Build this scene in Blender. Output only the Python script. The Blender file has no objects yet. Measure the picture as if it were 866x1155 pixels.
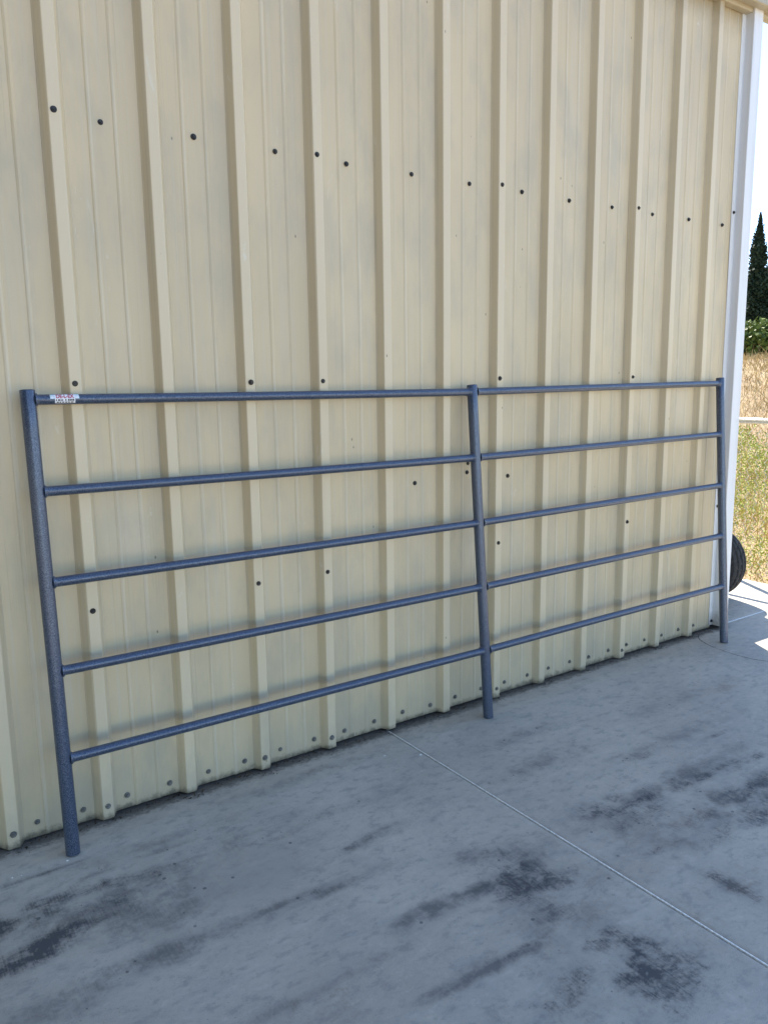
import bpy, bmesh, math, random
import numpy as np
from mathutils import Vector, Matrix

random.seed(7)
RNG = np.random.default_rng(7)
SC = bpy.context.scene
COL = SC.collection
PI = math.pi
PITCH = 0.3048          # rib spacing of the sheeting
RIB = 0.032             # rib height

# ------------------------------------------------------------------ helpers
def mesh_obj(name, verts, faces, mats, parent=None, smooth=None, mat_idx=None):
    me = bpy.data.meshes.new(name)
    me.from_pydata([tuple(map(float, v)) for v in verts], [], [tuple(f) for f in faces])
    me.update()
    for m in (mats if isinstance(mats, (list, tuple)) else [mats]):
        me.materials.append(m)
    if mat_idx is not None:
        me.polygons.foreach_set('material_index', np.asarray(mat_idx, dtype=np.int32))
    if smooth is not None:
        me.polygons.foreach_set('use_smooth', [True] * len(me.polygons))
        if smooth > 0:
            me.set_sharp_from_angle(angle=math.radians(smooth))
    o = bpy.data.objects.new(name, me)
    COL.objects.link(o)
    if parent is not None:
        o.parent = parent
    return o

def bm_obj(name, bm, mats, parent=None, smooth=None):
    bmesh.ops.recalc_face_normals(bm, faces=bm.faces)
    me = bpy.data.meshes.new(name)
    bm.to_mesh(me); bm.free()
    for m in (mats if isinstance(mats, (list, tuple)) else [mats]):
        me.materials.append(m)
    if smooth is not None:
        me.polygons.foreach_set('use_smooth', [True] * len(me.polygons))
        if smooth > 0:
            me.set_sharp_from_angle(angle=math.radians(smooth))
    o = bpy.data.objects.new(name, me)
    COL.objects.link(o)
    if parent is not None:
        o.parent = parent
    return o

def empty(name, loc, label, cat, group=None, rotz=0):
    o = bpy.data.objects.new(name, None)
    o.empty_display_size = 0.2
    COL.objects.link(o)
    o.location = loc
    o.rotation_euler = (0, 0, rotz)
    return tag(o, label, cat, group)

def tag(o, label, cat, group=None):
    o['label'] = label; o['category'] = cat
    if group: o['group'] = group
    return o

def struct(o, kind='structure'):
    o['kind'] = kind
    return o

def box(bm, x0, x1, y0, y1, z0, z1, bevel=0.0, mat=0):
    r = bmesh.ops.create_cube(bm, size=1.0)
    for v in r['verts']:
        v.co = Vector((x0 + (v.co.x + .5) * (x1 - x0), y0 + (v.co.y + .5) * (y1 - y0), z0 + (v.co.z + .5) * (z1 - z0)))
    fs = {f for v in r['verts'] for f in v.link_faces}
    for f in fs: f.material_index = mat
    if bevel > 0:
        es = {e for v in r['verts'] for e in v.link_edges}
        bmesh.ops.bevel(bm, geom=list(es), offset=bevel, segments=2, affect='EDGES', profile=.5)

def tube(bm, pts, rad, seg=16, caps=True):
    """tube along points; rad scalar or list"""
    pts = [Vector(p) for p in pts]
    n = len(pts)
    rad = [rad] * n if not isinstance(rad, (list, tuple)) else rad
    rings = []
    prev = None
    for i, p in enumerate(pts):
        if i == 0: t = pts[1] - pts[0]
        elif i == n - 1: t = pts[-1] - pts[-2]
        else: t = (pts[i + 1] - pts[i]).normalized() + (pts[i] - pts[i - 1]).normalized()
        t.normalize()
        if prev is None:
            a = Vector((0, 0, 1)) if abs(t.z) < .9 else Vector((0, -1, 0))
            u = t.cross(a).normalized()
        else:
            u = (prev - t * prev.dot(t)).normalized()
        prev = u
        w = t.cross(u).normalized()
        rings.append([bm.verts.new(p + (u * math.cos(2 * PI * k / seg) + w * math.sin(2 * PI * k / seg)) * rad[i]) for k in range(seg)])
    for a, b in zip(rings[:-1], rings[1:]):
        for k in range(seg):
            bm.faces.new((a[k], a[(k + 1) % seg], b[(k + 1) % seg], b[k]))
    if caps:
        bm.faces.new(rings[0][::-1]); bm.faces.new(rings[-1])
    return rings

# ------------------------------------------------------------------ node helper
class NT:
    def __init__(s, name):
        s.m = bpy.data.materials.new(name); s.m.use_nodes = True
        s.t = s.m.node_tree; s.t.nodes.clear()
        s.out = s.t.nodes.new('ShaderNodeOutputMaterial')
        s.b = s.t.nodes.new('ShaderNodeBsdfPrincipled')
        s.t.links.new(s.b.outputs[0], s.out.inputs[0])
    def n(s, typ, **kw):
        nd = s.t.nodes.new('ShaderNode' + typ)
        for k, v in kw.items(): setattr(nd, k, v)
        return nd
    def put(s, sock, v):
        if v is None: return
        if hasattr(v, 'is_linked') or isinstance(v, bpy.types.NodeSocket): s.t.links.new(v, sock)
        else:
            if isinstance(v, (tuple, list)) and len(v) == 3 and sock.type == 'RGBA': v = (*v, 1)
            sock.default_value = v
    def math(s, op, a, b=None, c=None, clamp=False):
        nd = s.n('Math', operation=op, use_clamp=clamp)
        s.put(nd.inputs[0], a)
        if b is not None: s.put(nd.inputs[1], b)
        if c is not None: s.put(nd.inputs[2], c)
        return nd.outputs[0]
    def mix(s, f, a, b, blend='MIX'):
        nd = s.n('Mix', data_type='RGBA', blend_type=blend)
        s.put(nd.inputs[0], f); s.put(nd.inputs[6], a); s.put(nd.inputs[7], b)
        return nd.outputs[2]
    def coord(s, which='Object'):
        return s.n('TexCoord').outputs[which]
    def geo(s):
        return s.n('NewGeometry').outputs['Position']
    def mapping(s, v, loc=(0, 0, 0), rot=(0, 0, 0), scale=(1, 1, 1)):
        nd = s.n('Mapping'); s.put(nd.inputs[0], v)
        nd.inputs[1].default_value = loc; nd.inputs[2].default_value = rot; nd.inputs[3].default_value = scale
        return nd.outputs[0]
    def noise(s, v, scale, detail=4, rough=.55, dist=0):
        nd = s.n('TexNoise'); s.put(nd.inputs['Vector'], v)
        nd.inputs['Scale'].default_value = scale; nd.inputs['Detail'].default_value = detail
        nd.inputs['Roughness'].default_value = rough; nd.inputs['Distortion'].default_value = dist
        return nd.outputs[0]
    def ramp(s, v, lo, hi, a=0.0, b=1.0):
        nd = s.n('MapRange', interpolation_type='SMOOTHSTEP')
        s.put(nd.inputs[0], v); s.put(nd.inputs[1], lo); s.put(nd.inputs[2], hi); s.put(nd.inputs[3], a); s.put(nd.inputs[4], b)
        return nd.outputs[0]
    def bump(s, h, strength=.3, dist=.002, nrm=None):
        nd = s.n('Bump'); nd.inputs['Strength'].default_value = strength; nd.inputs['Distance'].default_value = dist
        s.put(nd.inputs['Height'], h)
        if nrm is not None: s.put(nd.inputs['Normal'], nrm)
        return nd.outputs[0]
    def fin(s, col=None, rough=None, metal=None, nrm=None, spec=None):
        if col is not None: s.put(s.b.inputs['Base Color'], col)
        if rough is not None: s.put(s.b.inputs['Roughness'], rough)
        if metal is not None: s.put(s.b.inputs['Metallic'], metal)
        if nrm is not None: s.put(s.b.inputs['Normal'], nrm)
        if spec is not None: s.put(s.b.inputs['Specular IOR Level'], spec)
        return s.m

def simple(name, col, rough=.6, metal=0, nscale=20, namp=.15, spec=None):
    t = NT(name)
    n = t.noise(t.geo(), nscale, 4)
    f = t.ramp(n, .3, .7)
    c = t.mix(f, tuple(x * (1 - namp) for x in col), tuple(min(1, x * (1 + namp)) for x in col))
    return t.fin(c, rough, metal, spec=spec)

# ------------------------------------------------------------------ materials
def mat_sheet(name='tan_painted_sheet', base=(.605, .488, .305)):
    t = NT(name)
    p = t.geo()
    sep = t.n('SeparateXYZ'); t.put(sep.inputs[0], p)
    z = sep.outputs[2]
    big = t.noise(t.mapping(p, scale=(1, 1, .35)), 2.3, 3)
    streak = t.noise(t.mapping(p, scale=(60, 60, .9)), 1.0, 5, .6)
    fine = t.noise(p, 260, 3, .6)
    c = t.mix(t.ramp(big, .3, .7), tuple(x * .94 for x in base), tuple(x * 1.05 for x in base))
    # chalky, slightly greyer faded bands
    c = t.mix(t.math('MULTIPLY', t.ramp(streak, .45, .75), .30), c, (.55, .52, .43))
    # rain streaks, thin and darker
    st2 = t.noise(t.mapping(p, scale=(140, 140, .55)), 1.0, 4, .65)
    c = t.mix(t.math('MULTIPLY', t.ramp(st2, .56, .76), .32), c, (.30, .26, .19))
    # crowns tinted lighter than the dusty pans, painting in the light they catch
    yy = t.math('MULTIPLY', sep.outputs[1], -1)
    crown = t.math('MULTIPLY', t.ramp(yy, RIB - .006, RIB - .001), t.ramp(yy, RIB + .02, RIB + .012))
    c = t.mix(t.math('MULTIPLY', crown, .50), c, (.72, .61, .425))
    crest = t.math('MULTIPLY', t.ramp(yy, .0012, .0030), t.ramp(yy, .0065, .0045))  # painted highlight along the crests of the minor ridges
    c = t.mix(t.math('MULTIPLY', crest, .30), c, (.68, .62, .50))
    pan = t.noise(t.mapping(p, scale=(1, 1, .4)), 6.5, 4, .6)
    c = t.mix(t.math('MULTIPLY', t.math('MULTIPLY', t.ramp(pan, .42, .70), t.ramp(yy, .012, .006)), .42), c, (.40, .36, .27))
    # splash dirt that rises from the slab
    ndirt = t.noise(t.mapping(p, scale=(1, 1, .5)), 9, 5, .65)
    hgt = t.math('ADD', z, t.math('MULTIPLY', t.math('SUBTRACT', ndirt, .5), -.5))
    d1 = t.ramp(hgt, .30, -.02)
    c = t.mix(t.math('MULTIPLY', d1, .42), c, (.30, .29, .235))
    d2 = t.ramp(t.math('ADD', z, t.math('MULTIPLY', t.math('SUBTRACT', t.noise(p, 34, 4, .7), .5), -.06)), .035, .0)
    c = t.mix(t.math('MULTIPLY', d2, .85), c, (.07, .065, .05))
    # grime at the very top, below the eave
    d3 = t.ramp(t.math('ADD', z, t.math('MULTIPLY', t.math('SUBTRACT', ndirt, .5), .18)), 3.28, 3.44)
    c = t.mix(t.math('MULTIPLY', d3, .5), c, (.22, .17, .10))
    # fly specks and small scratches
    vo = t.n('TexVoronoi'); t.put(vo.inputs['Vector'], t.mapping(p, scale=(1, 1, .55))); vo.inputs['Scale'].default_value = 13
    vcol = t.n('SeparateColor'); t.put(vcol.inputs[0], vo.outputs['Color'])
    sp = t.math('MULTIPLY', t.ramp(vo.outputs['Distance'], .055, .025), t.ramp(vcol.outputs[0], .66, .68))
    c = t.mix(t.math('MULTIPLY', sp, .7), c, (.13, .10, .07))
    scr = t.noise(t.mapping(p, loc=(3, 1, 7), scale=(1, 1, .25)), 11, 6, .75, 1.2)
    c = t.mix(t.math('MULTIPLY', t.ramp(scr, .63, .72), .5), c, (.70, .67, .58))
    bh = t.math('ADD', t.math('MULTIPLY', big, 1.0), t.math('MULTIPLY', fine, .02))
    nr = t.bump(bh, .35, .02)
    r = t.ramp(streak, .2, .8, .30, .46)
    return t.fin(c, r, 0, nr, .45)

def mat_concrete(stains=True, name='worn_concrete'):
    t = NT(name)
    p = t.geo()
    warp = t.noise(p, 3.1, 4, .6)
    big = t.noise(p, 1.3, 5, .6)
    mid = t.noise(t.mapping(p, rot=(0, 0, .12), scale=(1, 2.6, 1)), 4.2, 6, .62, .4)
    fine = t.noise(p, 55, 5, .7)
    grit = t.noise(p, 420, 2, .6)
    broom = t.noise(t.mapping(p, rot=(0, 0, .05), scale=(330, 7, 1)), 1.0, 2, .5)
    c = t.mix(t.ramp(big, .32, .68), (.415, .364, .29), (.53, .468, .372))
    c = t.mix(t.math('MULTIPLY', t.ramp(mid, .48, .72), .50), c, (.325, .305, .27))
    c = t.mix(t.math('MULTIPLY', t.ramp(mid, .42, .25), .45), c, (.61, .55, .45))
    # brownish iron tint here and there
    iron = t.noise(t.mapping(p, loc=(5, 2, 0)), 1.9, 4, .6)
    c = t.mix(t.math('MULTIPLY', t.ramp(iron, .56, .72), .35), c, (.34, .28, .215))
    c = t.mix(t.math('MULTIPLY', t.ramp(fine, .42, .78), .22), c, (.20, .195, .19))
    c = t.mix(t.math('MULTIPLY', t.ramp(grit, .35, .75), .22), c, (.66, .64, .60))
    pock = t.noise(t.mapping(p, loc=(7, 3, 0)), 130, 4, .7)
    where = t.ramp(t.noise(t.mapping(p, loc=(1, 6, 0)), 3.3, 3), .35, .65)
    c = t.mix(t.math('MULTIPLY', t.math('MULTIPLY', t.ramp(pock, .60, .70), where), .75), c, (.15, .14, .13))
    mot = t.noise(t.mapping(p, rot=(0, 0, .1), scale=(1, 1.6, 1)), 17, 6, .68)
    c = t.mix(t.math('MULTIPLY', t.ramp(mot, .50, .66), .50), c, (.27, .255, .23))
    c = t.mix(t.math('MULTIPLY', t.ramp(mot, .46, .30), .40), c, (.63, .565, .46))
    if stains:
        sep = t.n('SeparateXYZ'); t.put(sep.inputs[0], p)
        speck = t.noise(t.mapping(p, scale=(1, 1.5, 1)), 26, 6, .72, .3)
        speck2 = t.noise(t.mapping(p, loc=(2, 9, 0)), 70, 5, .75)
        cmb = t.math('ADD', t.math('MULTIPLY', speck, .6), t.math('MULTIPLY', speck2, .4))
        def att(nm):
            nd = t.n('Attribute', attribute_name=nm); return nd.outputs['Fac']
        k1 = t.noise(t.mapping(p, rot=(0, 0, .4), scale=(1, 1.25, 1)), 15, 8, .74, .9)
        lowf = t.ramp(t.noise(t.mapping(p, loc=(4, 4, 0)), 6.5, 3, .6), .34, .62, .35, 1.0)
        k2 = t.noise(t.mapping(p, loc=(2, 9, 0)), 85, 5, .75)
        k3 = t.noise(t.mapping(p, rot=(0, 0, .05), scale=(190, 9, 1)), 1.0, 3, .6)
        tex = t.math('ADD', t.math('MULTIPLY', k1, .52), t.math('ADD', t.math('MULTIPLY', k2, .30), t.math('MULTIPLY', k3, .18)))
        # dark tyre and oil marks, broken by the broomed surface: smooth film plus worn speckle
        for nm, col, film, amp in (('soft', (.19, .176, .155), .85, .45), ('dark', (.085, .083, .082), .60, .80), ('rust', (.25, .195, .14), .30, .5)):
            m = t.math('MULTIPLY', att(nm), lowf)
            edge = t.ramp(t.math('ADD', t.math('MULTIPLY', m, .235), tex), .52, .74)
            k = t.math('MULTIPLY', edge, t.ramp(m, .02, .30))
            k = t.math('ADD', t.math('MULTIPLY', k, amp), t.math('MULTIPLY', m, film), clamp=True)
            c = t.mix(k, c, col)
        c = t.mix(t.math('MULTIPLY', att('patch'), .5), c, (.44, .395, .325))
        # drips scattered as separate dark spots
        vo = t.n('TexVoronoi'); t.put(vo.inputs['Vector'], t.mapping(p, scale=(1, 1, 0))); vo.inputs['Scale'].default_value = 34
        vc = t.n('SeparateColor'); t.put(vc.inputs[0], vo.outputs['Color'])
        size = t.math('MULTIPLY', vc.outputs[1], .24)
        near = t.ramp(t.noise(t.mapping(p, loc=(1.7, .4, 0)), 1.6, 2), .50, .64)
        sp = t.math('MULTIPLY', t.ramp(t.math('SUBTRACT', size, t.math('ADD', vo.outputs['Distance'], t.math('MULTIPLY', t.math('SUBTRACT', speck2, .5), .12))), 0, .03),
                    t.math('MULTIPLY', t.ramp(vc.outputs[0], .60, .64), t.math('MAXIMUM', t.math('MULTIPLY', near, .3), t.ramp(att('soft'), .05, .35))))
        c = t.mix(t.math('MULTIPLY', sp, .75), c, (.10, .10, .10))
        # dirt gathered along the foot of the wall
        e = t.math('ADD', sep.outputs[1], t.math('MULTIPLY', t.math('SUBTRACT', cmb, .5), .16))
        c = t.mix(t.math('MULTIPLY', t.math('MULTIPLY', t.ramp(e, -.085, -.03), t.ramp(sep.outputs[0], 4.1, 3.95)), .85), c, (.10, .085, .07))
    h = t.math('ADD', t.math('MULTIPLY', fine, .5), t.math('ADD', t.math('MULTIPLY', grit, .22), t.math('MULTIPLY', broom, .35)))
    h = t.math('ADD', h, t.math('MULTIPLY', mid, 1.2))
    nr = t.bump(h, .45, .0022)
    return t.fin(c, t.ramp(big, .3, .7, .72, .86), 0, nr, .35)

def mat_gate():
    t = NT('hammered_blue_grey_paint')
    p = t.geo()
    vo = t.n('TexVoronoi'); t.put(vo.inputs['Vector'], p); vo.inputs['Scale'].default_value = 420
    fl = t.noise(p, 330, 3, .75)
    mott = t.noise(p, 12, 3)
    c = t.mix(t.ramp(fl, .40, .66), (.021, .036, .074), (.125, .158, .222))
    c = t.mix(t.math('MULTIPLY', t.ramp(mott, .35, .7), .3), c, (.06, .075, .115))
    h = t.math('ADD', vo.outputs['Distance'], t.math('MULTIPLY', fl, .6))
    nr = t.bump(h, .25, .0006)
    t.put(t.b.inputs['Coat Weight'], .35)
    t.put(t.b.inputs['Coat Roughness'], .22)
    return t.fin(c, .33, .3, nr, .6)

def mat_leaf(name, a, b, rough=.6, scale=3.0):
    t = NT(name)
    at = t.n('Attribute', attribute_name='tint')
    c = t.mix(at.outputs['Fac'], a, b)
    c = t.mix(t.math('MULTIPLY', t.ramp(t.noise(t.geo(), scale, 2), .35, .65), .35), c, tuple(x * .7 for x in a))
    t.fin(c, rough, 0, spec=.12)
    return t.m

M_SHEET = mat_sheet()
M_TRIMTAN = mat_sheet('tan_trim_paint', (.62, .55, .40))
M_CONC = mat_concrete()
M_GATE = mat_gate()

def mat_white():
    t = NT('white_painted_trim')
    p = t.geo()
    n = t.noise(t.mapping(p, scale=(20, 20, 1.2)), 1.0, 4, .6)
    sep = t.n('SeparateXYZ'); t.put(sep.inputs[0], p)
    c = t.mix(t.ramp(n, .4, .8), (.76, .76, .76), (.66, .66, .66))
    d = t.ramp(t.math('ADD', sep.outputs[2], t.math('MULTIPLY', t.noise(p, 12, 4, .7), -.25)), .05, -.13)
    c = t.mix(t.math('MULTIPLY', d, .8), c, (.22, .20, .17))
    return t.fin(c, .42, 0, t.bump(n, .15, .003), .45)
M_WHITE = mat_white()
M_SCREW = simple('weathered_screw_head', (.035, .032, .03), .45, .3, 300, .5)
M_SCREWB = simple('dull_zinc_screw_head', (.20, .20, .19), .45, .6, 300, .4)
M_RUBBER = simple('black_tyre_rubber', (.022, .022, .023), .75, 0, 60, .35)
M_RIM = simple('grey_wheel_steel', (.35, .35, .36), .45, .6)
M_CART = simple('dark_green_cart_paint', (.05, .10, .06), .5, .2)
M_GALV = simple('galvanised_steel', (.60, .61, .62), .38, .75, 90, .15)
M_CORD = simple('black_cord_rubber', (.02, .02, .02), .6)
M_SEAL = simple('pale_joint_strip', (.84, .82, .77), .6, 0, 120, .2)
M_GAP = simple('packed_joint_dirt', (.05, .045, .04), .95, 0, 160, .5)
M_ROOF = simple('tan_roof_sheet', (.55, .50, .38), .45, 0, 3, .1)
M_BARK = simple('grey_brown_bark', (.16, .12, .085), .9, 0, 30, .35)

# ------------------------------------------------------------------ ground
def soil_mat():
    t = NT('dry_field_soil')
    p = t.geo()
    a = t.noise(p, .8, 6, .6); b = t.noise(p, 9, 6, .7)
    c = t.mix(t.ramp(a, .35, .65), (.30, .215, .125), (.40, .31, .18))
    c = t.mix(t.math('MULTIPLY', t.ramp(b, .4, .7), .5), c, (.20, .15, .085))
    return t.fin(c, .95, 0, t.bump(b, .8, .03), .2)
M_SOIL = soil_mat()

FIELD_X = 5.17
def hfield(x, y):
    """height of the field; flat near the slab, a bank farther off"""
    x = np.asarray(x, float); y = np.asarray(y, float)
    d = x * math.cos(math.radians(25)) + y * math.sin(math.radians(25))
    s = np.clip((d - 8.0) / 18.0, 0, 1); s = s * s * (3 - 2 * s)
    h = 2.05 * s
    near = np.clip((x - FIELD_X) / 1.0, 0, 1)
    h = h + near * .05 * (np.sin(x * 1.7 + y * .9) + np.sin(y * 2.1 - x * .6)) * .6
    return h - .035

def axis(vals):
    out = []
    for a, b, n in vals: out += list(np.linspace(a, b, n, endpoint=False))
    out.append(vals[-1][1]); return np.array(out)
gx = axis([(-600, -60, 9), (-60, -8, 8), (-8, 5.17, 8), (5.17, 12, 24), (12, 45, 40), (45, 120, 15), (120, 700, 10)])
gy = axis([(-600, -60, 9), (-60, -8, 12), (-8, 14, 40), (14, 60, 40), (60, 150, 12), (150, 700, 10)])
X, Y = np.meshgrid(gx, gy, indexing='ij')
Z = np.where(X > FIELD_X - .01, hfield(X, Y), -.035)
far = np.clip((X - 45) / 60, 0, 1); Z = Z * (1 - 0 * far)
ny = len(gy)
V = np.stack([X.ravel(), Y.ravel(), Z.ravel()], 1)
F = [(i * ny + j, (i + 1) * ny + j, (i + 1) * ny + j + 1, i * ny + j + 1) for i in range(len(gx) - 1) for j in range(ny - 1)]
struct(mesh_obj('ground', V, F, M_SOIL, smooth=0))

# concrete slabs with real joints between them
JX = 1.507
def vnoise(x, y, sc, seed, oct=4, gain=.55):
    """smooth value noise on arrays"""
    rg = np.random.default_rng(seed); tab = rg.uniform(-1, 1, (256, 256)); out = 0; amp = 1; tot = 0
    for o in range(oct):
        u, v = x * sc + 31.7 * o, y * sc + 17.3 * o
        i, j = np.floor(u).astype(int), np.floor(v).astype(int); fu, fv = u - i, v - j
        fu = fu * fu * (3 - 2 * fu); fv = fv * fv * (3 - 2 * fv)
        g = lambda a, b: tab[a % 256, b % 256]
        out = out + amp * ((g(i, j) * (1 - fu) + g(i + 1, j) * fu) * (1 - fv) + (g(i, j + 1) * (1 - fu) + g(i + 1, j + 1) * fu) * fv)
        tot += amp; amp *= gain; sc *= 2.07
    return out / tot
SOFT = [(.20, -.50, .50, .17, 0, .55), (.42, -.60, .30, .14, 0, .40), (.20, -.80, .36, .050, 0, .6), (-.05, -.82, .25, .06, 0, .5), (.50, -.795, .26, .018, 0, .6),
        (.80, -.82, .20, .018, 0, .6), (.35, -.32, .25, .014, 0, .5), (.02, -.225, .16, .012, 0, .6), (1.00, -.66, .16, .03, .1, .5), (.55, -1.145, .26, .022, 0, .65),
        (1.03, -1.08, .22, .040, 0, .85), (.93, -1.34, .22, .022, -.08, .85), (.88, -1.32, .14, .03, 0, .4),
        (1.24, -1.30, .16, .12, 0, .55), (1.28, -1.12, .16, .13, 0, .6), (1.05, -1.52, .28, .14, 0, .28), (1.22, -.94, .16, .06, 0, .45), (.95, -.45, .30, .04, 0, .3),
        (2.1, -1.02, .60, .06, 0, .6), (2.2, -1.25, .60, .11, 0, .6), (1.8, -.62, .30, .06, 0, .5), (2.4, -.80, .45, .05, 0, .45),
        (2.9, -.55, .40, .05, 0, .3), (1.95, -.40, .30, .04, 0, .35), (.95, -.16, .35, .035, .02, .4), (.3, -.28, .4, .03, 0, .3), (1.75, -1.05, .22, .13, 0, .4), (2.6, -1.45, .5, .10, 0, .4)]
DARK = [(.08, -.385, .26, .032, -.05, .80), (-.12, -.42, .20, .045, 0, .85), (.30, -.41, .16, .028, -.05, .45), (.02, -.555, .22, .035, .10, .80), (-.14, -.60, .18, .035, 0, .85), (.22, -.50, .16, .04, .1, .40),
        (1.28, -1.08, .10, .055, 0, .60), (1.32, -1.17, .09, .06, 0, .75), (1.20, -1.14, .09, .06, 0, .5), (1.24, -1.27, .06, .07, 0, .45), (1.12, -1.09, .09, .025, 0, .35),
        (1.29, -1.50, .075, .085, 0, .85), (1.24, -1.57, .10, .07, 0, .7), (1.25, -1.66, .12, .08, 0, .45), (1.20, -1.44, .05, .03, 0, .5), (1.09, -1.46, .16, .10, 0, .24), (.93, -1.52, .2, .06, 0, .24), (1.35, -1.62, .07, .09, 0, .35),
        (1.25, -.98, .08, .04, 0, .35), (1.02, -1.335, .09, .010, -.05, .4),
        (1.90, -1.035, .22, .018, -.03, .55), (2.25, -1.06, .26, .020, 0, .55), (1.74, -.98, .14, .04, 0, .4), (2.5, -1.09, .16, .03, 0, .55),
        (2.36, -1.22, .24, .04, 0, .5), (2.0, -1.22, .10, .035, 0, .45), (2.25, -1.33, .35, .05, 0, .5), (1.735, -1.50, .035, .10, .1, .6), (1.62, -1.12, .035, .02, 0, .6), (1.68, -1.26, .06, .015, 0, .5),
        (2.62, -.88, .12, .012, 0, .6), (1.85, -1.10, .22, .08, 0, .25), (2.7, -1.3, .3, .07, 0, .4), (2.12, -.76, .06, .012, 0, .4),
        (.70, -.80, .04, .014, 0, .45), (.92, -.66, .05, .025, 0, .45), (.81, -.70, .022, .012, 0, .5), (.77, -.72, .018, .012, 0, .45), (.60, -1.14, .02, .012, 0, .6), (.08, -.222, .05, .006, 0, .6)]
RUST = [(1.98, -1.20, .08, .035, 0, .8), (1.20, -.17, .22, .06, 0, .45), (3.1, -.60, .14, .04, 0, .45), (2.95, -.70, .06, .012, 0, .6), (.50, -1.20, .30, .10, 0, .3), (1.75, -1.55, .30, .12, 0, .35), (.4, -.25, .3, .04, 0, .3), (1.9, -.9, .2, .05, 0, .3)]
def stain_field(lst, x, y, seed):
    n1 = vnoise(x, y, 5.5, seed, 4, .6); n2 = vnoise(x, y, 17, seed + 1, 4, .65)
    out = np.zeros_like(x)
    for cx, cy, rx, ry, an, am in lst:
        dx, dy = x - cx, y - cy; c_, s_ = math.cos(an), math.sin(an)
        d = np.sqrt(((dx * c_ + dy * s_) / rx) ** 2 + ((-dx * s_ + dy * c_) / ry) ** 2) + n1 * .70 + n2 * .30
        t_ = np.clip((1.65 - d) / 1.6, 0, 1); out = np.maximum(out, min(1.1, am * 1.15) * t_ * t_ * (3 - 2 * t_))
    return out
def slab(name, x0, x1, y0, y1, fx=None, fy=None):
    e = [0, .0006, .0022, .0045]
    def ax(a, b, fine):
        pts = [a + q for q in e] + [b - q for q in e]
        if fine: pts += list(np.arange(max(a + .02, fine[0]), min(b - .02, fine[1]), .0125))
        pts += list(np.linspace(a + .05, b - .05, 12))
        pts = sorted(set(np.round(pts, 5))); return np.array(pts)
    xs, ys = ax(x0, x1, fx), ax(y0, y1, fy)
    X, Y = np.meshgrid(xs, ys, indexing='ij')
    def dep(q, a, b):
        d = np.minimum(q - a, b - q); return np.where(d < .0001, .12, np.where(d < .001, .0032, np.where(d < .003, .0010, 0)))
    Z = -np.maximum(dep(X, x0, x1), dep(Y, y0, y1))
    n = len(ys); V = np.stack([X.ravel(), Y.ravel(), Z.ravel()], 1)
    F = [(i * n + j, (i + 1) * n + j, (i + 1) * n + j + 1, i * n + j + 1) for i in range(len(xs) - 1) for j in range(n - 1)]
    o = mesh_obj(name, V, F, M_CONC, smooth=30)
    xf, yf = X.ravel(), Y.ravel()
    for nm, lst, sd in (('soft', SOFT, 1), ('dark', DARK, 5), ('rust', RUST, 9)):
        at = o.data.attributes.new(nm, 'FLOAT', 'POINT'); at.data.foreach_set('value', stain_field(lst, xf, yf, sd).astype(np.float32))
    d = np.sqrt(((xf - .55) / .175) ** 2 + ((yf + .60) / .155) ** 2) + .16 * vnoise(xf, yf, 5, 33, 3)
    at = o.data.attributes.new('patch', 'FLOAT', 'POINT'); at.data.foreach_set('value', np.clip((1.05 - d) / .12, 0, 1).astype(np.float32))
    return struct(o)
slab('concrete_slab', -7.0, JX - .0058, -9.0, -.006, (-.5, 1.5), (-2.0, 0))
slab('concrete_slab', JX + .0058, 5.17, -9.0, -.003, (1.5, 3.6), (-2.1, 0))
slab('concrete_slab', 4.035, 5.17, .006, 8.0)
# sloping joint between the yard slab and the side slab is filled with a pale strip
bm = bmesh.new(); box(bm, JX - .0016, JX + .0034, -9.0, -.012, -.03, .0012, .0008)
struct(bm_obj('joint_strip', bm, M_SEAL, smooth=40))
bm = bmesh.new(); box(bm, JX - .0056, JX + .0056, -9.0, -.03, -.06, -.010)
struct(bm_obj('joint_fill', bm, M_GAP))
bm = bmesh.new(); box(bm, 4.036, 5.16, -.0028, .0058, -.06, .0006)
struct(bm_obj('joint_fill', bm, M_SEAL))
# footing under the wall (dark earth packed under the sheeting)
bm = bmesh.new(); box(bm, -7.0, 4.034, -.0055, 8.0, -.12, -.002)
struct(bm_obj('footing', bm, M_CONC))

# ------------------------------------------------------------------ metal building
bld = empty('metal_building', (0, 0, 0), 'tan ribbed sheet metal building with white corner trim behind the pipe gate', 'building')
TOPZ = 3.45
def rib_profile(x0r, x1r, lap_left):
    """profile points (x, outward) from rib index x0r to x1r (rib centres)"""
    pts = []
    for r in range(x0r, x1r):
        c = r * PITCH
        pts += [(c - .019 if r == x0r else None, 0)] if False else []
        if r == x0r:
            pts += [(c - .0375, .0006), (c - .0185, RIB + .0012), (c - .0165, RIB + .0022), (c + .0165, RIB + .0022), (c + .0185, RIB + .001), (c + .0375, .001)] if lap_left else \
                   [(c - .0375, .0006), (c - .0185, RIB - .001), (c - .0165, RIB), (c + .0165, RIB), (c + .0185, RIB - .001), (c + .0375, 0)]
        else:
            pts += [(c - .0375, 0), (c - .0185, RIB - .001), (c - .0165, RIB), (c + .0165, RIB), (c + .0185, RIB - .001), (c + .0375, 0)]
        for f in (.365, .628):
            m = c + f * PITCH
            pts += [(m - .0085, 0), (m - .0045, .0020), (m, .0030), (m + .0045, .0020), (m + .0085, 0)]
    return pts

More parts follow.
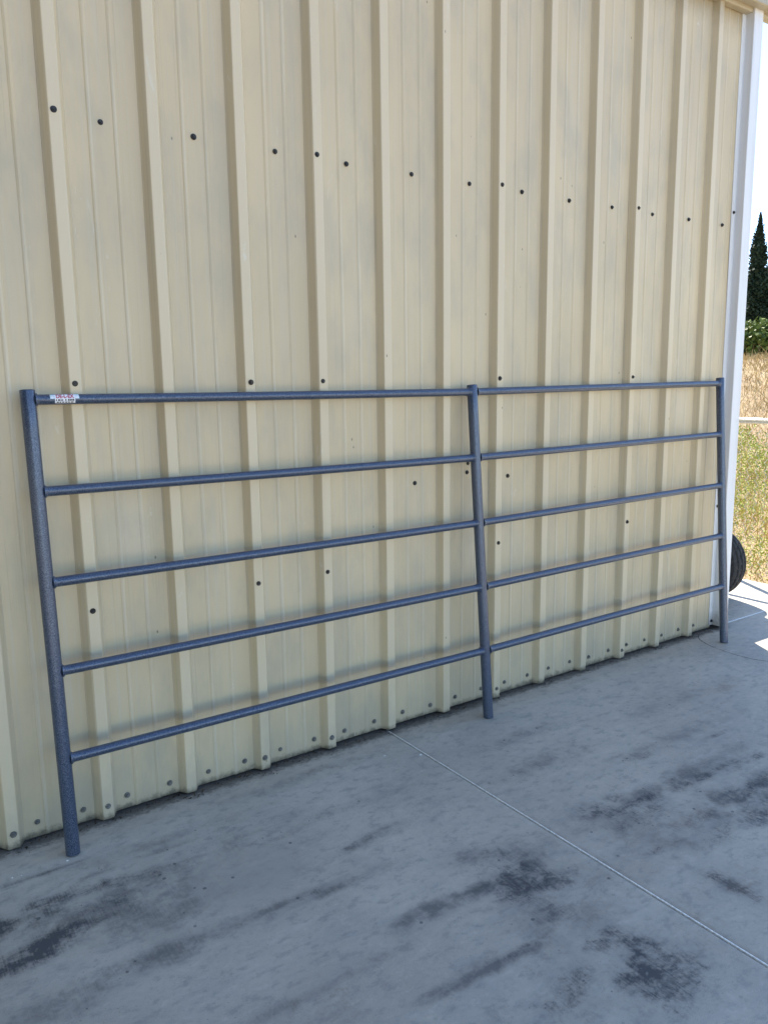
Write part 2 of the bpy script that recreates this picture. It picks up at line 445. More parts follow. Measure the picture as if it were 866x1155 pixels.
def sheet(name, r0, r1, xend, parent, seed, zb=.004):
    pts = rib_profile(r0, r1, True)
    c = r1 * PITCH
    if xend is None:      # underlapping rib at the right end
        pts += [(c - .0375, -.0002), (c - .0185, RIB - .0015), (c - .0165, RIB - .0006), (c + .0165, RIB - .0006)]
    else:
        pts = [q for q in pts if q[0] < xend] + [(xend, 0)]
    # refine the pans for a slight oil-canning wave
    ref = []
    for a, b in zip(pts[:-1], pts[1:]):
        ref.append(a)
        n = int((b[0] - a[0]) / .02)
        for k in range(1, n): ref.append((a[0] + (b[0] - a[0]) * k / n, a[1] + (b[1] - a[1]) * k / n))
    ref.append(pts[-1])
    rg = np.random.default_rng(seed)
    zs = np.linspace(zb, TOPZ, 56)
    ph = rg.uniform(0, 6.28, 8); am = rg.uniform(.3, 1, 4)
    V = []
    for z in zs:
        for (x, y) in ref:
            frac = (x / PITCH) % 1
            w = max(0, math.sin(frac * PI)) ** 1.2 if y < .01 else 0
            d = w * .0018 * (am[0] * math.sin(z * 2.1 + ph[0] + x * 2) + am[1] * math.sin(z * 4.7 + ph[1] - x * 3) + am[2] * math.sin(z * 9 + ph[2] + x * 5) * .5)
            sway = .0012 * math.sin(z * 1.9 + ph[3])
            V.append((x + sway, -(y + d), z))
    n = len(ref)
    F = [(i * n + j, i * n + j + 1, (i + 1) * n + j + 1, (i + 1) * n + j) for i in range(len(zs) - 1) for j in range(n - 1)]
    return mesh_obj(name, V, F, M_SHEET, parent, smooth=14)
XEND = 3.90
for k, (a, b) in enumerate([(-20, -17), (-17, -14), (-14, -11), (-11, -8), (-8, -5), (-5, -2), (-2, 1), (1, 4), (4, 7), (7, 10), (10, 13)]):
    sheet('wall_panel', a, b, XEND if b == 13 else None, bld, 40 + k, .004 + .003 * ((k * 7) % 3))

# screws: hex washer head with neoprene washer, axis along -y
def screw_mesh(name, mat):
    bm = bmesh.new()
    for r0, r1, y0, y1, seg in ((.0085, .0080, 0, -.0022, 20), (.0062, .0058, -.0022, -.0035, 20), (.0046, .0043, -.0035, -.0075, 6)):
        tube(bm, [(0, y0, 0), (0, y1, 0)], [r0, r1], seg)
    bmesh.ops.recalc_face_normals(bm, faces=bm.faces)
    me = bpy.data.meshes.new(name); bm.to_mesh(me); bm.free(); me.materials.append(mat); return me
SM, SMB = screw_mesh('screw', M_SCREW), screw_mesh('zinc_screw', M_SCREWB)
def screw(x, y, z, me):
    o = bpy.data.objects.new('screw', me); COL.objects.link(o); o.parent = bld
    o.location = (x + random.uniform(-.004, .004), y, z + random.uniform(-.004, .004))
    o.rotation_euler = (random.uniform(-.10, .10), random.uniform(0, 1), random.uniform(-.08, .08))
    s = random.uniform(.92, 1.1) * (1.18 if me is SMB else 1.12); o.scale = (s, s, s)
for i in range(0, 13):
    screw(i * PITCH + .147, -.0005, 2.333, SM) if i < 12 or True else None
for i in (1, 4, 7, 10): screw(i * PITCH, -RIB - .002, 2.338, SM)
for i in (1, 3, 4, 7, 10):
    screw(i * PITCH, -RIB - .002, 1.517, SM); screw(i * PITCH, -RIB - .002, .762, SM)
screw(1.679, -.0005, 1.078, SM); screw(2.219, -.0005, 1.068, SM); screw(1.972, -.0005, 1.14, SM); screw(1.973, -.0005, 1.103, SM)
for i in range(0, 13):
    screw((i + .25) * PITCH, -.0005, .053, SMB)
    if i < 12: screw((i + .76) * PITCH, -.0005, .053, SMB)
for i in (0, 1, 3, 4, 7, 10): screw(i * PITCH, -RIB - .002, .052, SMB)
screw(3.900, -.0058, 2.415, SM); screw(3.900, -.0058, .752, SM); screw(3.902, -.0058, .048, SM)

# white corner trim: lip, side return, front face, wrap to the side wall
def extrude_profile(name, pts, z0, z1, mat, parent, nz=30, wob=.0006, thick=.0012):
    ph = random.uniform(0, 6)
    zs = np.linspace(z0, z1, nz)
    P = pts + [(x + thick * a, y + thick * b) for (x, y), (a, b) in zip(pts[::-1], [(0.3, 1)] * len(pts))]
    n = len(P)
    V = []
    for z in zs:
        for (x, y) in P: V.append((x + wob * math.sin(z * 2.3 + ph), y + wob * math.sin(z * 3.7 + ph), z))
    F = [(i * n + j, i * n + (j + 1) % n, (i + 1) * n + (j + 1) % n, (i + 1) * n + j) for i in range(nz - 1) for j in range(n)]
    F += [tuple(range(n))[::-1], tuple((nz - 1) * n + k for k in range(n))]
    o = mesh_obj(name, V, F, mat, parent, smooth=12)
    return o
extrude_profile('corner_trim', [(3.8835, -.0015), (3.884, -.0045), (3.9125, -.0048), (3.9150, -.0075), (3.9158, -.0515), (3.9180, -.0540), (3.996, -.0540), (3.9985, -.0515), (4.020, -.030), (4.026, -.020), (4.027, .10)],
                .022, 3.455, M_WHITE, bld, wob=.0004)
# side wall, back wall, roof, eave trim
def side_profile():
    V = []; ys = []
    for r in range(0, 27):
        c = r * PITCH + .15
        ys += [(c - .0375, 0), (c - .0185, RIB), (c + .0185, RIB), (c + .0375, 0)]
    V = [(4.022 + (h if y > .12 else 0) * .9, y, z) for z in (.01, TOPZ) for (y, h) in [(.02, 0)] + ys]
    n = len(ys) + 1
    F = [(j, j + 1, n + j + 1, n + j) for j in range(n - 1)]
    return V, F
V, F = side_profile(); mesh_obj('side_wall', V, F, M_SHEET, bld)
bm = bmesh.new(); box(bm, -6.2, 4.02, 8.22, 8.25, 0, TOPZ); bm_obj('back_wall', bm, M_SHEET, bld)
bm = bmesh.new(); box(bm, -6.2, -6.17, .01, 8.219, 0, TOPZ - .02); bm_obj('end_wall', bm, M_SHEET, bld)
bm = bmesh.new(); box(bm, -6.3, 4.06, -.012, 8.35, 3.456, 3.50, .004)
rf = bm_obj('roof', bm, M_ROOF, bld)
# eave trim: soffit return, outward face, drip lip
bm = bmesh.new()
prof = [(-.004, 3.428), (-.040, 3.428), (-.043, 3.431), (-.046, 3.448), (-.098, 3.444), (-.104, 3.448), (-.106, 3.56), (-.112, 3.575), (-.100, 3.580), (-.004, 3.580)]
xs = np.linspace(-6.3, 4.36, 40)
rings = [[bm.verts.new((x, y, z + .0015 * math.sin(x * 3))) for (y, z) in prof] for x in xs]
for a, b in zip(rings[:-1], rings[1:]):
    for k in range(len(prof)): bm.faces.new((a[k], a[(k + 1) % len(prof)], b[(k + 1) % len(prof)], b[k]))
bm.faces.new(rings[0]); bm.faces.new(rings[-1][::-1])
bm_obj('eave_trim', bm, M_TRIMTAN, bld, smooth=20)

# ------------------------------------------------------------------ pipe gate leaning on the wall
GATE_O = Vector((1.95, -.18, 0))
gate = empty('livestock_gate', GATE_O, 'blue grey welded pipe livestock panel leaning against the tan ribbed wall', 'gate')
posts = [(Vector((.152, -.170, 0)), Vector((.155, -.053, 1.500))),
         (Vector((1.954, -.174, 0)), Vector((1.951, -.053, 1.490))),
         (Vector((3.730, -.205, 0)), Vector((3.785, -.053, 1.503)))]
PR, RR = .0227, .0162
for f, tp in posts:
    d = (tp - f).normalized(); bm = bmesh.new()
    a = f + d * .003; L = (tp - a).length
    pts = [a - GATE_O + d * (L * k / 12) for k in range(13)]
    pts = pts[:-1] + [tp - GATE_O - d * .003, tp - GATE_O - d * .001, tp - GATE_O]
    rad = [PR] * 12 + [PR, PR - .0008, PR - .003]
    tube(bm, pts, rad, 40)
    bm_obj('post', bm, M_GATE, gate, smooth=50)
rails = []
for s in (.031, .317, .606, .894, 1.184):
    P = []
    for f, tp in posts:
        d = (tp - f).normalized(); P.append(tp - d * s)
    for a, b in ((P[0], P[1]), (P[1], P[2])):
        d = (b - a).normalized(); bm = bmesh.new()
        L = (b - a).length
        st = [PR - .004, PR + .001, PR + .004, PR + .008]       # weld bead flaring onto the post
        rr = [RR + .0060, RR + .0050, RR + .0016, RR]
        ts = st + list(np.linspace(PR + .03, L - PR - .03, 26)) + [L - q for q in st[::-1]]
        rs = rr + [RR] * 26 + rr[::-1]
        sag = random.uniform(-.0015, .0015)
        pts = [a - GATE_O + d * t + Vector((0, 0, -sag * math.sin(PI * t / L))) for t in ts]
        tube(bm, pts, rs, 32)
        o = bm_obj('rail', bm, M_GATE, gate, smooth=50)
        rails.append((o, a - GATE_O, d))
# sticker wrapped on the top left rail
def deco(name, col, rough=.35):
    return simple(name, col, rough, 0, 50, .05)
M_ST = [deco('white_sticker_vinyl', (.80, .80, .82)), deco('red_sticker_ink', (.50, .05, .09)), deco('black_sticker_ink', (.02, .02, .02)), deco('pale_blue_sticker_ink', (.62, .76, .80))]
def text_geo(s, size):
    cu = bpy.data.curves.new('t', 'FONT'); cu.body = s; cu.size = size; cu.align_x = 'CENTER'; cu.offset = size * .035
    ob = bpy.data.objects.new('t', cu); COL.objects.link(ob)
    dg = bpy.context.evaluated_depsgraph_get(); me = bpy.data.meshes.new_from_object(ob.evaluated_get(dg))
    bm = bmesh.new(); bm.from_mesh(me); bmesh.ops.subdivide_edges(bm, edges=bm.edges, cuts=1)
    bmesh.ops.triangulate(bm, faces=bm.faces)
    v = [(q.co.x, q.co.y) for q in bm.verts]; bm.verts.ensure_lookup_table()
    f = [tuple(q.index for q in fc.verts) for fc in bm.faces]
    bm.free(); bpy.data.objects.remove(ob); bpy.data.curves.remove(cu); bpy.data.meshes.remove(me)
    return v, f
ro, ra, rd = rails[0]
SV, SF, SI = [], [], []
def rect(u0, u1, v0, v1, mi, lift, nu=10, nv=8, sk=0):
    b = len(SV)
    for i in range(nu + 1):
        for j in range(nv + 1):
            v = v0 + (v1 - v0) * j / nv
            uu0, uu1 = u0 - sk * (v - v0) / (v1 - v0), u1 + sk * (v - v0) / (v1 - v0)
            SV.append((uu0 + (uu1 - uu0) * i / nu, v, lift))
    for i in range(nu):
        for j in range(nv):
            SF.append((b + i * (nv + 1) + j, b + (i + 1) * (nv + 1) + j, b + (i + 1) * (nv + 1) + j + 1, b + i * (nv + 1) + j + 1)); SI.append(mi)
def letters(s, size, u, v, mi, lift, sx=1.0):
    vv, ff = text_geo(s, size); b = len(SV)
    for (x, y) in vv: SV.append((u + x * sx, v + y, lift))
    for q in ff: SF.append(tuple(b + k for k in q)); SI.append(mi)
rect(-.044, .044, .0005, .0155, 3, .0003, sk=-.001)
rect(-.040, -.033, .000, .009, 0, .0006); rect(.033, .041, .000, .009, 0, .0006)
rect(-.030, .031, -.0145, .0005, 0, .0005)
rect(-.031, .031, .0008, .0146, 0, .0006)
letters('DE-L-EX', .0168, 0, .0018, 1, .0010, .88)
def dashes(v0, v1, segs, mi):
    for a, b in segs: rect(a, b, v0, v1, mi, .0009, 2, 2)
dashes(-.0066, -.0012, [(-.027, -.0245), (-.0205, -.0155), (-.0135, -.0105), (-.0085, -.006), (.0005, .004), (.0085, .0125), (.0135, .0175), (.0185, .0225), (.0235, .0275)], 2)
dashes(-.0125, -.0090, [(-.0245, -.0185), (-.0165, -.0120), (-.0085, -.0035), (.0005, .0065), (.0090, .0145), (.0170, .0250)], 2)
cen = ra + rd * .105
upv = Vector((0, 0, 1)); outv = rd.cross(upv).normalized(); outv = outv if outv.y < 0 else -outv
V = []
for (u, v, l) in SV:
    th = v / RR + .12; r = RR + .0004 + l
    V.append(tuple(cen + rd * u + (outv * math.cos(th) + upv * math.sin(th)) * r))
st = mesh_obj('sticker', V, SF, M_ST, ro, mat_idx=SI)

# ------------------------------------------------------------------ dark curved crack in the slab near the corner
cp = [(3.74, -.035), (3.70, -.06), (3.66, -.10), (3.62, -.18), (3.60, -.27), (3.592, -.36), (3.60, -.44), (3.617, -.49), (3.64, -.53), (3.69, -.62), (3.76, -.73), (3.85, -.82), (3.98, -.88)]
pts = []
for i in range(len(cp) - 1):
    p0, p1, p2, p3 = cp[max(i - 1, 0)], cp[i], cp[i + 1], cp[min(i + 2, len(cp) - 1)]
    for k in range(5):
        t = k / 5
        q = [.5 * ((2 * p1[c]) + (-p0[c] + p2[c]) * t + (2 * p0[c] - 5 * p1[c] + 4 * p2[c] - p3[c]) * t * t + (-p0[c] + 3 * p1[c] - 3 * p2[c] + p3[c]) * t ** 3) for c in (0, 1)]
        pts.append((q[0] + random.uniform(-.001, .001), q[1] + random.uniform(-.001, .001), .0008))
V = []
for i, q in enumerate(pts):
    a, b = Vector(pts[max(i - 1, 0)]), Vector(pts[min(i + 1, len(pts) - 1)])
    nrm = (b - a).cross(Vector((0, 0, 1))).normalized(); hw = random.uniform(.0012, .0028) * min(1, i / 6 + .2)
    V += [Vector(q) + nrm * hw, Vector(q) - nrm * hw]
struct(mesh_obj('slab_crack', V, [(2 * i, 2 * i + 1, 2 * i + 3, 2 * i + 2) for i in range(len(pts) - 1)], M_GAP))

# ------------------------------------------------------------------ cart with tyre behind the corner
cart = empty('yard_cart', (4.36, 1.1, 0), 'yard cart behind the building corner showing one black treaded tyre', 'cart')
CO = Vector((4.36, 1.1, 0))
def wheel(cx, cy, R=.250, W=.190):
    bm = bmesh.new()
    prof = []                                       # (x offset, radius) over the tread
    for k in range(25):
        u = -1 + 2 * k / 24
        r = R - .030 * abs(u) ** 2.6
        g = (abs(u) < .92) and (k % 5 in (2,))
        prof.append((u * W / 2, r - (.011 if g else 0)))
    prof = [(-W / 2 * .80, .115), (-W / 2 * .98, .150), (-W / 2 * 1.03, .185)] + prof + [(W / 2 * 1.03, .185), (W / 2 * .98, .150), (W / 2 * .80, .115)]
    N = 144; rings = []
    for a in range(N):
        th = 2 * PI * a / N
        ring = []
        for q, (x, r) in enumerate(prof):
            rr = r
            if 3 <= q < len(prof) - 3 and ((a + q // 2) % 6 == 0): rr -= .006      # lateral sipes
            ring.append(bm.verts.new((cx + x, cy + rr * math.cos(th), .250 + rr * math.sin(th))))
        rings.append(ring)
    for a in range(N):
        r0, r1 = rings[a], rings[(a + 1) % N]
        for k in range(len(prof) - 1): bm.faces.new((r0[k], r0[k + 1], r1[k + 1], r1[k]))
    return bm
for (cx, cy) in ((4.535, .440), (4.535, 1.78), (4.20, .440), (4.20, 1.78)):
    w = bpy.data.objects.new('wheel', None); COL.objects.link(w); w.parent = cart; w.location = Vector((cx, cy, .250)) - Vector((CO.x, CO.y, 0)); w.empty_display_size = .1
    bm = wheel(0, 0); bmesh.ops.translate(bm, verts=bm.verts, vec=(0, 0, -.250)); bm_obj('tyre', bm, M_RUBBER, w, smooth=25)
    bm = bmesh.new(); tube(bm, [(-.07, 0, 0), (-.03, 0, 0), (-.02, 0, 0), (.02, 0, 0), (.03, 0, 0), (.07, 0, 0)], [.118, .105, .04, .04, .105, .118], 36); bm_obj('rim', bm, M_RIM, w, smooth=40)
bm = bmesh.new()
box(bm, 4.10 - CO.x, 4.62 - CO.x, .36 - CO.y, 1.88 - CO.y, .52, .55, .004)
for (a, b, c, d) in ((4.10, 4.62, .36, .385), (4.10, 4.62, 1.855, 1.88), (4.10, 4.125, .386, 1.854), (4.595, 4.62, .386, 1.854)):
    box(bm, a - CO.x, b - CO.x, c - CO.y, d - CO.y, .551, .86, .004)
bm_obj('body', bm, M_CART, cart, smooth=40)
for y in (.440, 1.78):
    bm = bmesh.new(); tube(bm, [(4.12 - CO.x, y - CO.y, .250), (4.60 - CO.x, y - CO.y, .250)], .014, 12)
    bm_obj('axle', bm, M_RIM, cart, smooth=40)
    bm = bmesh.new(); box(bm, 4.33 - CO.x, 4.39 - CO.x, y - .03 - CO.y, y + .03 - CO.y, .2515, .519, .003)
    bm_obj('axle_bracket', bm, M_RIM, cart)

# ------------------------------------------------------------------ chain-link fence along the slab edge
FX = 5.205; FY0, FY1 = -2.2, 6.4; FH = 1.185
fence = empty('chain_link_fence', (FX, .7, -.03), 'low galvanised chain link fence at the slab edge in front of the dry field', 'fence')
FO = Vector((FX, .7, -.03))
bm = bmesh.new(); tube(bm, [(0, FY0 - .7, FH + .03), (0, FY1 - .7, FH + .03)], .0215, 18); bm_obj('top_rail', bm, M_GALV, fence, smooth=50)
y = FY0 + .02
for y in (-2.18, .725, 3.55, 6.38):
    bm = bmesh.new(); tube(bm, [(.0, y - .7, -.15), (0, y - .7, FH + .008)], .024, 18)
    bm_obj('post', bm, M_GALV, fence, smooth=50)
# woven diamond mesh
bm = bmesh.new()
cell = .068; nz = int(1.12 / (cell / 2))
def wire(y0, zz, sgn):
    pts = [(.024 + (.0035 if (k % 2) else -.0035), y0 + (sgn * cell / 2 if k % 2 else 0), z) for k, z in enumerate(zz)]
    tube(bm, pts, .0017, 4, False)
zz = [.06 + k * cell / 2 for k in range(nz + 1)]
yy = FY0
while yy < FY1:
    wire(yy - .7, zz, 1); yy += cell
bm2 = bm
bm_obj('mesh', bm, M_GALV, fence)

# ------------------------------------------------------------------ leaves / blades generator
def tri_cloud(name, V, tint, mat, parent=None, quads=False):
    k = 4 if quads else 3
    n = len(V) // k
    me = bpy.data.meshes.new(name)
    me.vertices.add(len(V)); me.vertices.foreach_set('co', np.asarray(V, np.float32).ravel())
    me.loops.add(n * k); me.loops.foreach_set('vertex_index', np.arange(n * k, dtype=np.int32))
    me.polygons.add(n); me.polygons.foreach_set('loop_start', np.arange(0, n * k, k, dtype=np.int32))
    me.update(calc_edges=True)
    at = me.attributes.new('tint', 'FLOAT', 'POINT'); at.data.foreach_set('value', np.repeat(tint, k).astype(np.float32))
    me.materials.append(mat)
    o = bpy.data.objects.new(name, me); COL.objects.link(o)
    if parent is not None: o.parent = parent
    return o

def blades(x, y, z, h, w, lean):
    n = len(x)
    a = RNG.uniform(0, 2 * PI, n); b = RNG.uniform(0, 2 * PI, n)
    l = RNG.uniform(0, lean, n) * h
    p0 = np.stack([x - np.cos(a) * w, y - np.sin(a) * w, z], 1)
    p1 = np.stack([x + np.cos(a) * w, y + np.sin(a) * w, z], 1)
    p2 = np.stack([x + np.cos(b) * l, y + np.sin(b) * l, z + h], 1)
    return np.stack([p0, p1, p2], 1).reshape(-1, 3)

def field_points(n, x0, x1, y0, y1, pw=1.0):
    u = RNG.uniform(0, 1, n) ** pw
    x = x0 + (x1 - x0) * u; y = RNG.uniform(y0, y1, n)
    return x, y

M_WEED = mat_leaf('green_weed_leaves', (.23, .31, .05), (.54, .53, .13), .7)
M_DRY = mat_leaf('dry_straw', (.42, .29, .12), (.60, .45, .22), .8)
def WL(P, size):
    n = len(P); d = RNG.normal(size=(n, 3)); d[:, 2] = np.abs(d[:, 2]); d /= np.linalg.norm(d, axis=1)[:, None]
    e = RNG.normal(size=(n, 3)); e -= (e * d).sum(1)[:, None] * d; e /= np.linalg.norm(e, axis=1)[:, None]
    return np.stack([P - e * size * .3, P + d * size * .6, P + e * size * .3, P - d * size * .6], 1).reshape(-1, 3)
# green and yellowing weeds near the slab (clumpy), dry straw mixed in and farther off
n = 300000
x, y = field_points(n, FIELD_X + .06, 12.5, -2.5, 8, 1.5)
cl = np.sin(x * 3.1 + np.sin(y * 2.3) * 1.5) * np.sin(y * 3.7 + np.sin(x * 1.9) * 2)
keep = RNG.uniform(0, 1, n) < (.45 + .45 * cl) * np.clip((x - FIELD_X - .0) / .5, .15, 1)
x, y, cl = x[keep], y[keep], cl[keep]
hh = (.10 + .16 * (cl > 0) * RNG.uniform(.4, 1, len(x)) + .05) * np.clip((x - FIELD_X) / .5, .25, 1) * (1 + .5 * RNG.uniform(0, 1, len(x)) ** 6)
P = np.stack([x, y, hfield(x, y) + hh * RNG.uniform(0, 1, len(x)) ** .8], 1)
struct(tri_cloud('green_weeds', WL(P, RNG.uniform(.5, 1.2, len(x))[:, None] * .024 * np.clip(x / 8, .8, 1.8)[:, None]), RNG.uniform(0, 1, len(x)), M_WEED, None, True), 'stuff')
n = 130000
x, y = field_points(n, FIELD_X + .02, 32.0, -8, 26, 1.25)
h = RNG.uniform(.04, .22, n) * np.clip((x - FIELD_X) / .8, .3, 1.2)
w = RNG.uniform(.003, .007, n) * np.clip(x / 9, 1, 3)
cl = np.sin(x * 2.3 + np.sin(y * 1.7) * 2) * np.sin(y * 2.9 + np.sin(x * 1.3) * 2)
h = h * np.where((cl > .35) & (RNG.uniform(0, 1, n) < .35), 2.4, 1.0)
tri = blades(x, y, hfield(x, y) - .01, h, w, 1.1)
struct(tri_cloud('dry_grass', tri, RNG.uniform(0, 1, n), M_DRY), 'stuff')

# ------------------------------------------------------------------ trees
M_CYP = mat_leaf('dark_cypress_foliage', (.013, .024, .015), (.034, .052, .028), .7, .8)
M_BUSH = mat_leaf('leafy_bush_foliage', (.06, .10, .02), (.22, .25, .06), .55, 1.5)
def leaves(P, size, out, n_rng=RNG):
    n = len(P)
    d = n_rng.normal(size=(n, 3)); d /= np.linalg.norm(d, axis=1)[:, None]
    e = n_rng.normal(size=(n, 3)); e -= (e * d).sum(1)[:, None] * d; e /= np.linalg.norm(e, axis=1)[:, None]
    s = size * n_rng.uniform(.5, 1.3, n)[:, None]
    return np.stack([P - e * s * .35, P + d * s * .5 - e * .0, P + e * s * .35, P - d * s * .5], 1).reshape(-1, 3)

CAMP = (-.334383, -2.70561, 1.513280)
def place(az, dist):
    return CAMP[0] + dist * math.cos(math.radians(az)), CAMP[1] + dist * math.sin(math.radians(az))

def cypress(az, dist, H_top, half, label, seed, n=19000):
    x0, y0 = place(az, dist); z0 = float(hfield(x0, y0))
    H = H_top - z0
    t = empty('cypress_tree', (x0, y0, z0), label, 'tree', 'cypress trees behind the field')
    rg = np.random.default_rng(seed)
    # twig clumps hugging a narrow column
    m = 300
    zc = rg.uniform(.02, 1, m) ** .9
    rad = np.minimum(half, .02 + .085 * ((1 - zc) * H) ** 1.4) * (.85 + .25 * np.sin(zc * 23 + rg.uniform(0, 6)))
    rad *= np.clip(.35 + zc * 6, 0, 1)
    a = rg.uniform(0, 2 * PI, m); rr = rad * rg.uniform(.25, 1.25, m)
    C = np.stack([np.cos(a) * rr, np.sin(a) * rr, zc * H], 1)
    C = np.vstack([C, np.stack([np.zeros(40), np.zeros(40), H * np.linspace(.8, 1.0, 40)], 1)])
    idx = rg.integers(0, len(C), n)
    sc = np.minimum(half * .16, .012 + .05 * (H - C[idx, 2]))
    off = rg.normal(size=(n, 3)) * np.stack([sc, sc, sc * 2.6], 1)
    P = C[idx] + off
    P[:, 2] = np.clip(P[:, 2], .05, H)
    tint = np.repeat(0, n).astype(float) + (rg.uniform(0, 1, len(C))[idx] * .6 + rg.uniform(0, .4, n))
    tri_cloud('crown', leaves(P, np.minimum(.15, .05 + .06 * (H - P[:, 2]))[:, None], None, rg), tint, M_CYP, t, True)
    bm = bmesh.new(); tube(bm, [(0, 0, -.2), (0.02, 0, H * .4), (0, .01, H * .93)], [.16, .10, .02], 10); bm_obj('trunk', bm, M_BARK, t, smooth=60)
    return t
D = 42.0
cypress(30.95, D, 1.513 + .1765 * D, .62, 'tallest narrow dark cypress beside the white corner trim', 3)
cypress(30.15, D + 2, 1.513 + .134 * (D + 2), .60, 'shorter dark cypress right of the tallest one, at the photo edge', 4)
cypress(31.75, D + 1, 1.513 + .125 * (D + 1), .62, 'dark cypress mostly hidden behind the white corner trim', 5)
cypress(29.2, D + 1, 1.513 + .15 * (D + 1), .8, 'dark cypress standing just past the right edge of the photo', 6)

def bush(az, dist, w, h, label, seed, n=12000):
    x0, y0 = place(az, dist); z0 = float(hfield(x0, y0))
    t = empty('leafy_bush', (x0, y0, z0), label, 'bush', 'green bushes at the top of the bank')
    rg = np.random.default_rng(seed); m = 150
    a = rg.uniform(0, 2 * PI, m); u = rg.uniform(0, 1, m); r = np.sqrt(rg.uniform(0, 1, m))
    C = np.stack([np.cos(a) * r * w, np.sin(a) * r * w, h * (.08 + .82 * u * np.sqrt(1 - .75 * r * r))], 1)
    idx = rg.integers(0, m, n)
    P = C[idx] + rg.normal(size=(n, 3)) * h * .11
    P[:, 2] = np.clip(P[:, 2], .02, None)
    tri_cloud('crown', leaves(P, .15, None, rg), rg.uniform(0, 1, m)[idx] * .6 + rg.uniform(0, .4, n), M_BUSH, t, True)
    bm = bmesh.new()
    for k in range(6):
        b = C[k * 9]; tube(bm, [(0, 0, -.1), (b[0] * .4, b[1] * .4, b[2] * .5), tuple(b)], [.04, .025, .008], 6)
    bm_obj('trunk', bm, M_BARK, t)
    return t
bush(31.25, 30, 1.0, 1.05, 'low green bush in front of the tallest cypress, beside the white trim', 11)
bush(30.05, 28.5, 1.1, 1.25, 'taller green bush right of the low one, at the photo edge', 12)
bush(32.6, 31, 1.2, 1.2, 'green bush hidden behind the building corner', 13)

# unseen trees added at left to block sky light and darken rib sides
M_BLOCKER = mat_leaf('blocker_tree_foliage', (.030, .045, .016), (.07, .095, .03), .6, 1.0)
def blocker_tree(x0, y0, H, w, label, seed, n=16000):
    t = empty('light_blocking_tree', (x0, y0, -.03), label, 'tree', 'added trees blocking sky light left of the yard')
    rg = np.random.default_rng(seed); m = 160
    d = rg.normal(size=(m, 3)); d /= np.linalg.norm(d, axis=1)[:, None]
    r = rg.uniform(.3, 1, m) ** .5
    C = d * r[:, None] * [w, w, H * .40] + [0, 0, H * .58]
    C[:, 2] = np.maximum(C[:, 2], H * .12)
    idx = rg.integers(0, m, n)
    P = C[idx] + rg.normal(size=(n, 3)) * w * .13
    tri_cloud('crown', leaves(P, .26, None, rg), rg.uniform(0, 1, m)[idx] * .6 + rg.uniform(0, .4, n), M_BLOCKER, t, True)
    bm = bmesh.new(); tube(bm, [(0, 0, -.2), (.03, .02, H * .2), (0, 0, H * .75)], [.24, .18, .05], 12)
    for k in range(8):
        c = C[k * 11]; z = H * .18 + k * .12
        tube(bm, [(0, 0, z), (c[0] * .5, c[1] * .5, (z + c[2]) / 2 + .2), tuple(c)], [.09, .06, .02], 8)
    bm_obj('trunk', bm, M_BARK, t, smooth=60)
blocker_tree(-5.6, -1.9, 6.5, 1.9, 'added light-blocking tree nearest the left end of the wall', 51)
blocker_tree(-6.2, -5.6, 7.5, 2.3, 'middle added light-blocking tree left of the yard', 52)
blocker_tree(-5.4, -9.8, 7.0, 2.2, 'added light-blocking tree farthest from the wall on the left', 53)

# ------------------------------------------------------------------ litter at the wall foot
rg = np.random.default_rng(21)
n = 1100
x = rg.uniform(-.6, 3.9, n); y = -.006 - np.abs(rg.normal(0, .020, n) ** 1) - .0
frac = np.abs(((x / PITCH + .5) % 1) - .5)
y = np.where(frac < .13, y - RIB, y)
P = np.stack([x, y, np.full(n, .002)], 1)
V = []; 
for p in P:
    s = rg.uniform(.002, .008); a = rg.uniform(0, PI); d = np.array([math.cos(a), math.sin(a), rg.uniform(-.1, .3)]); e = np.array([-math.sin(a), math.cos(a), rg.uniform(-.2, .2)])
    V += [p - e * s * .3, p + d * s, p + e * s * .3 + [0, 0, s * .3], p - d * s]
V = np.array(V); V[:, 2] = np.maximum(V[:, 2], .0008)
M_LIT = mat_leaf('dry_leaf_litter', (.035, .028, .02), (.14, .10, .06), .9)
struct(tri_cloud('leaf_litter', V, rg.uniform(0, 1, n), M_LIT, None, True), 'stuff')
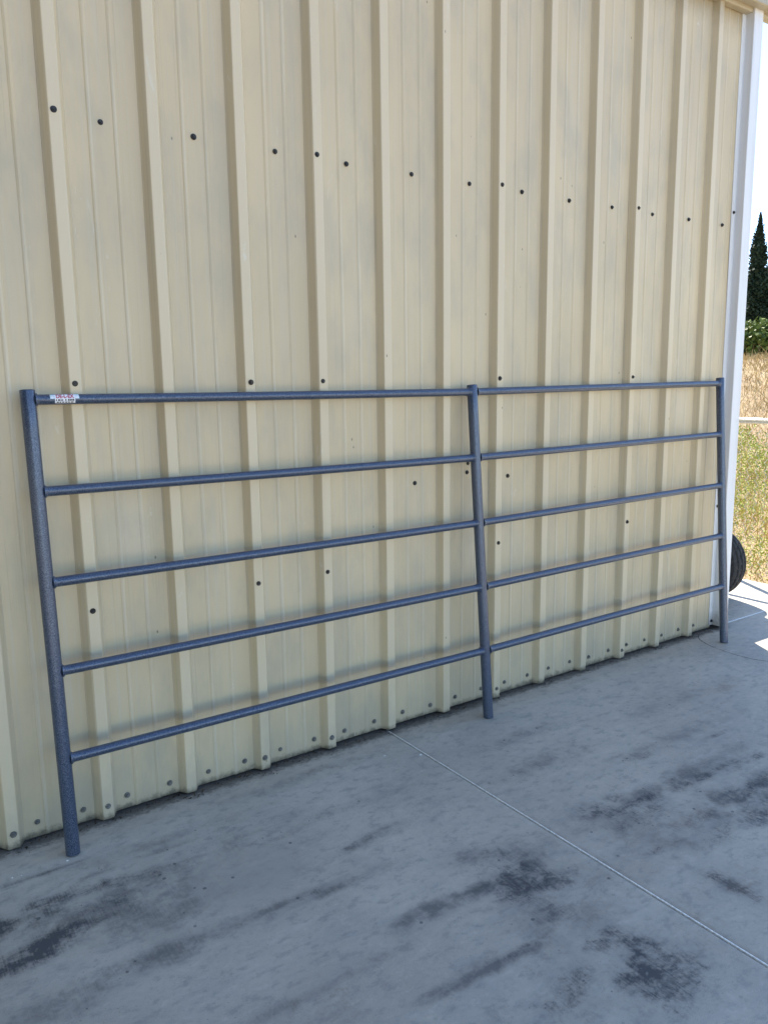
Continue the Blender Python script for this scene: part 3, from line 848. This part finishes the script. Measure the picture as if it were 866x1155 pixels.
# a few pale chips on the slab
M_CHIP = simple('white_paint_chip', (.80, .79, .76), .6)
def chip(x, y, s, label, seed):
    rgc = random.Random(seed); bm = bmesh.new()
    bmesh.ops.create_icosphere(bm, subdivisions=1, radius=1)
    for v in bm.verts: v.co = Vector((x + v.co.x * s * rgc.uniform(.7, 1.3), y + v.co.y * s * rgc.uniform(.5, 1), max(0.0005, .0015 + v.co.z * s * .3)))
    tag(bm_obj('pale_chip', bm, M_CHIP), label, 'chip', 'small pale chips on the concrete')
chip(.127, -.200, .0045, 'pale chip on the concrete at the foot of the left gate post', 1)
chip(-.035, -.194, .0035, 'leftmost pale chip on the concrete, left of the left gate post', 2)
chip(-.010, -.198, .0028, 'second pale chip from the left, beside the leftmost one', 3)
chip(1.362, -.207, .0042, 'pale chip on the concrete just left of the slab joint', 4)
chip(1.484, -.286, .0060, 'pale chip touching the slab joint near the wall', 5)

# ------------------------------------------------------------------ light
SUN_AZ, SUN_EL = 60.9, 48.0            # azimuth measured from +X towards +Y
w = bpy.data.worlds.new('World'); SC.world = w; w.use_nodes = True
nt = w.node_tree; nt.nodes.clear()
sky = nt.nodes.new('ShaderNodeTexSky'); sky.sky_type = 'NISHITA'; sky.sun_disc = False
sky.sun_elevation = math.radians(SUN_EL); sky.sun_rotation = math.radians(90 - SUN_AZ)
sky.air_density = .75; sky.dust_density = 0.0; sky.ozone_density = 1.0
bg = nt.nodes.new('ShaderNodeBackground'); bg.inputs[1].default_value = .115
wo = nt.nodes.new('ShaderNodeOutputWorld')
nt.links.new(sky.outputs[0], bg.inputs[0]); nt.links.new(bg.outputs[0], wo.inputs[0])
ld = bpy.data.lights.new('sun', 'SUN'); ld.energy = 3.3; ld.angle = math.radians(.5); ld.color = (1, .92, .81)
lo = bpy.data.objects.new('sun', ld); COL.objects.link(lo); lo.location = (8, 12, 14)
sd = Vector((math.cos(math.radians(SUN_AZ)) * math.cos(math.radians(SUN_EL)), math.sin(math.radians(SUN_AZ)) * math.cos(math.radians(SUN_EL)), math.sin(math.radians(SUN_EL))))
lo.rotation_euler = sd.to_track_quat('Z', 'Y').to_euler()

# ------------------------------------------------------------------ camera
cd = bpy.data.cameras.new('camera'); cam = bpy.data.objects.new('camera', cd); COL.objects.link(cam)
cd.sensor_fit = 'HORIZONTAL'; cd.sensor_width = 36; cd.lens = 892.011 / 866 * 36
cd.clip_start = .05; cd.clip_end = 3000
cam.location = CAMP
cam.rotation_euler = (1.40585808, .0133593242, -.602020038)
SC.camera = cam
SC.view_settings.view_transform = 'Standard'; SC.view_settings.look = 'None'
SC.view_settings.exposure = 2.08; SC.view_settings.gamma = 1.0
SC.render.engine = 'CYCLES'
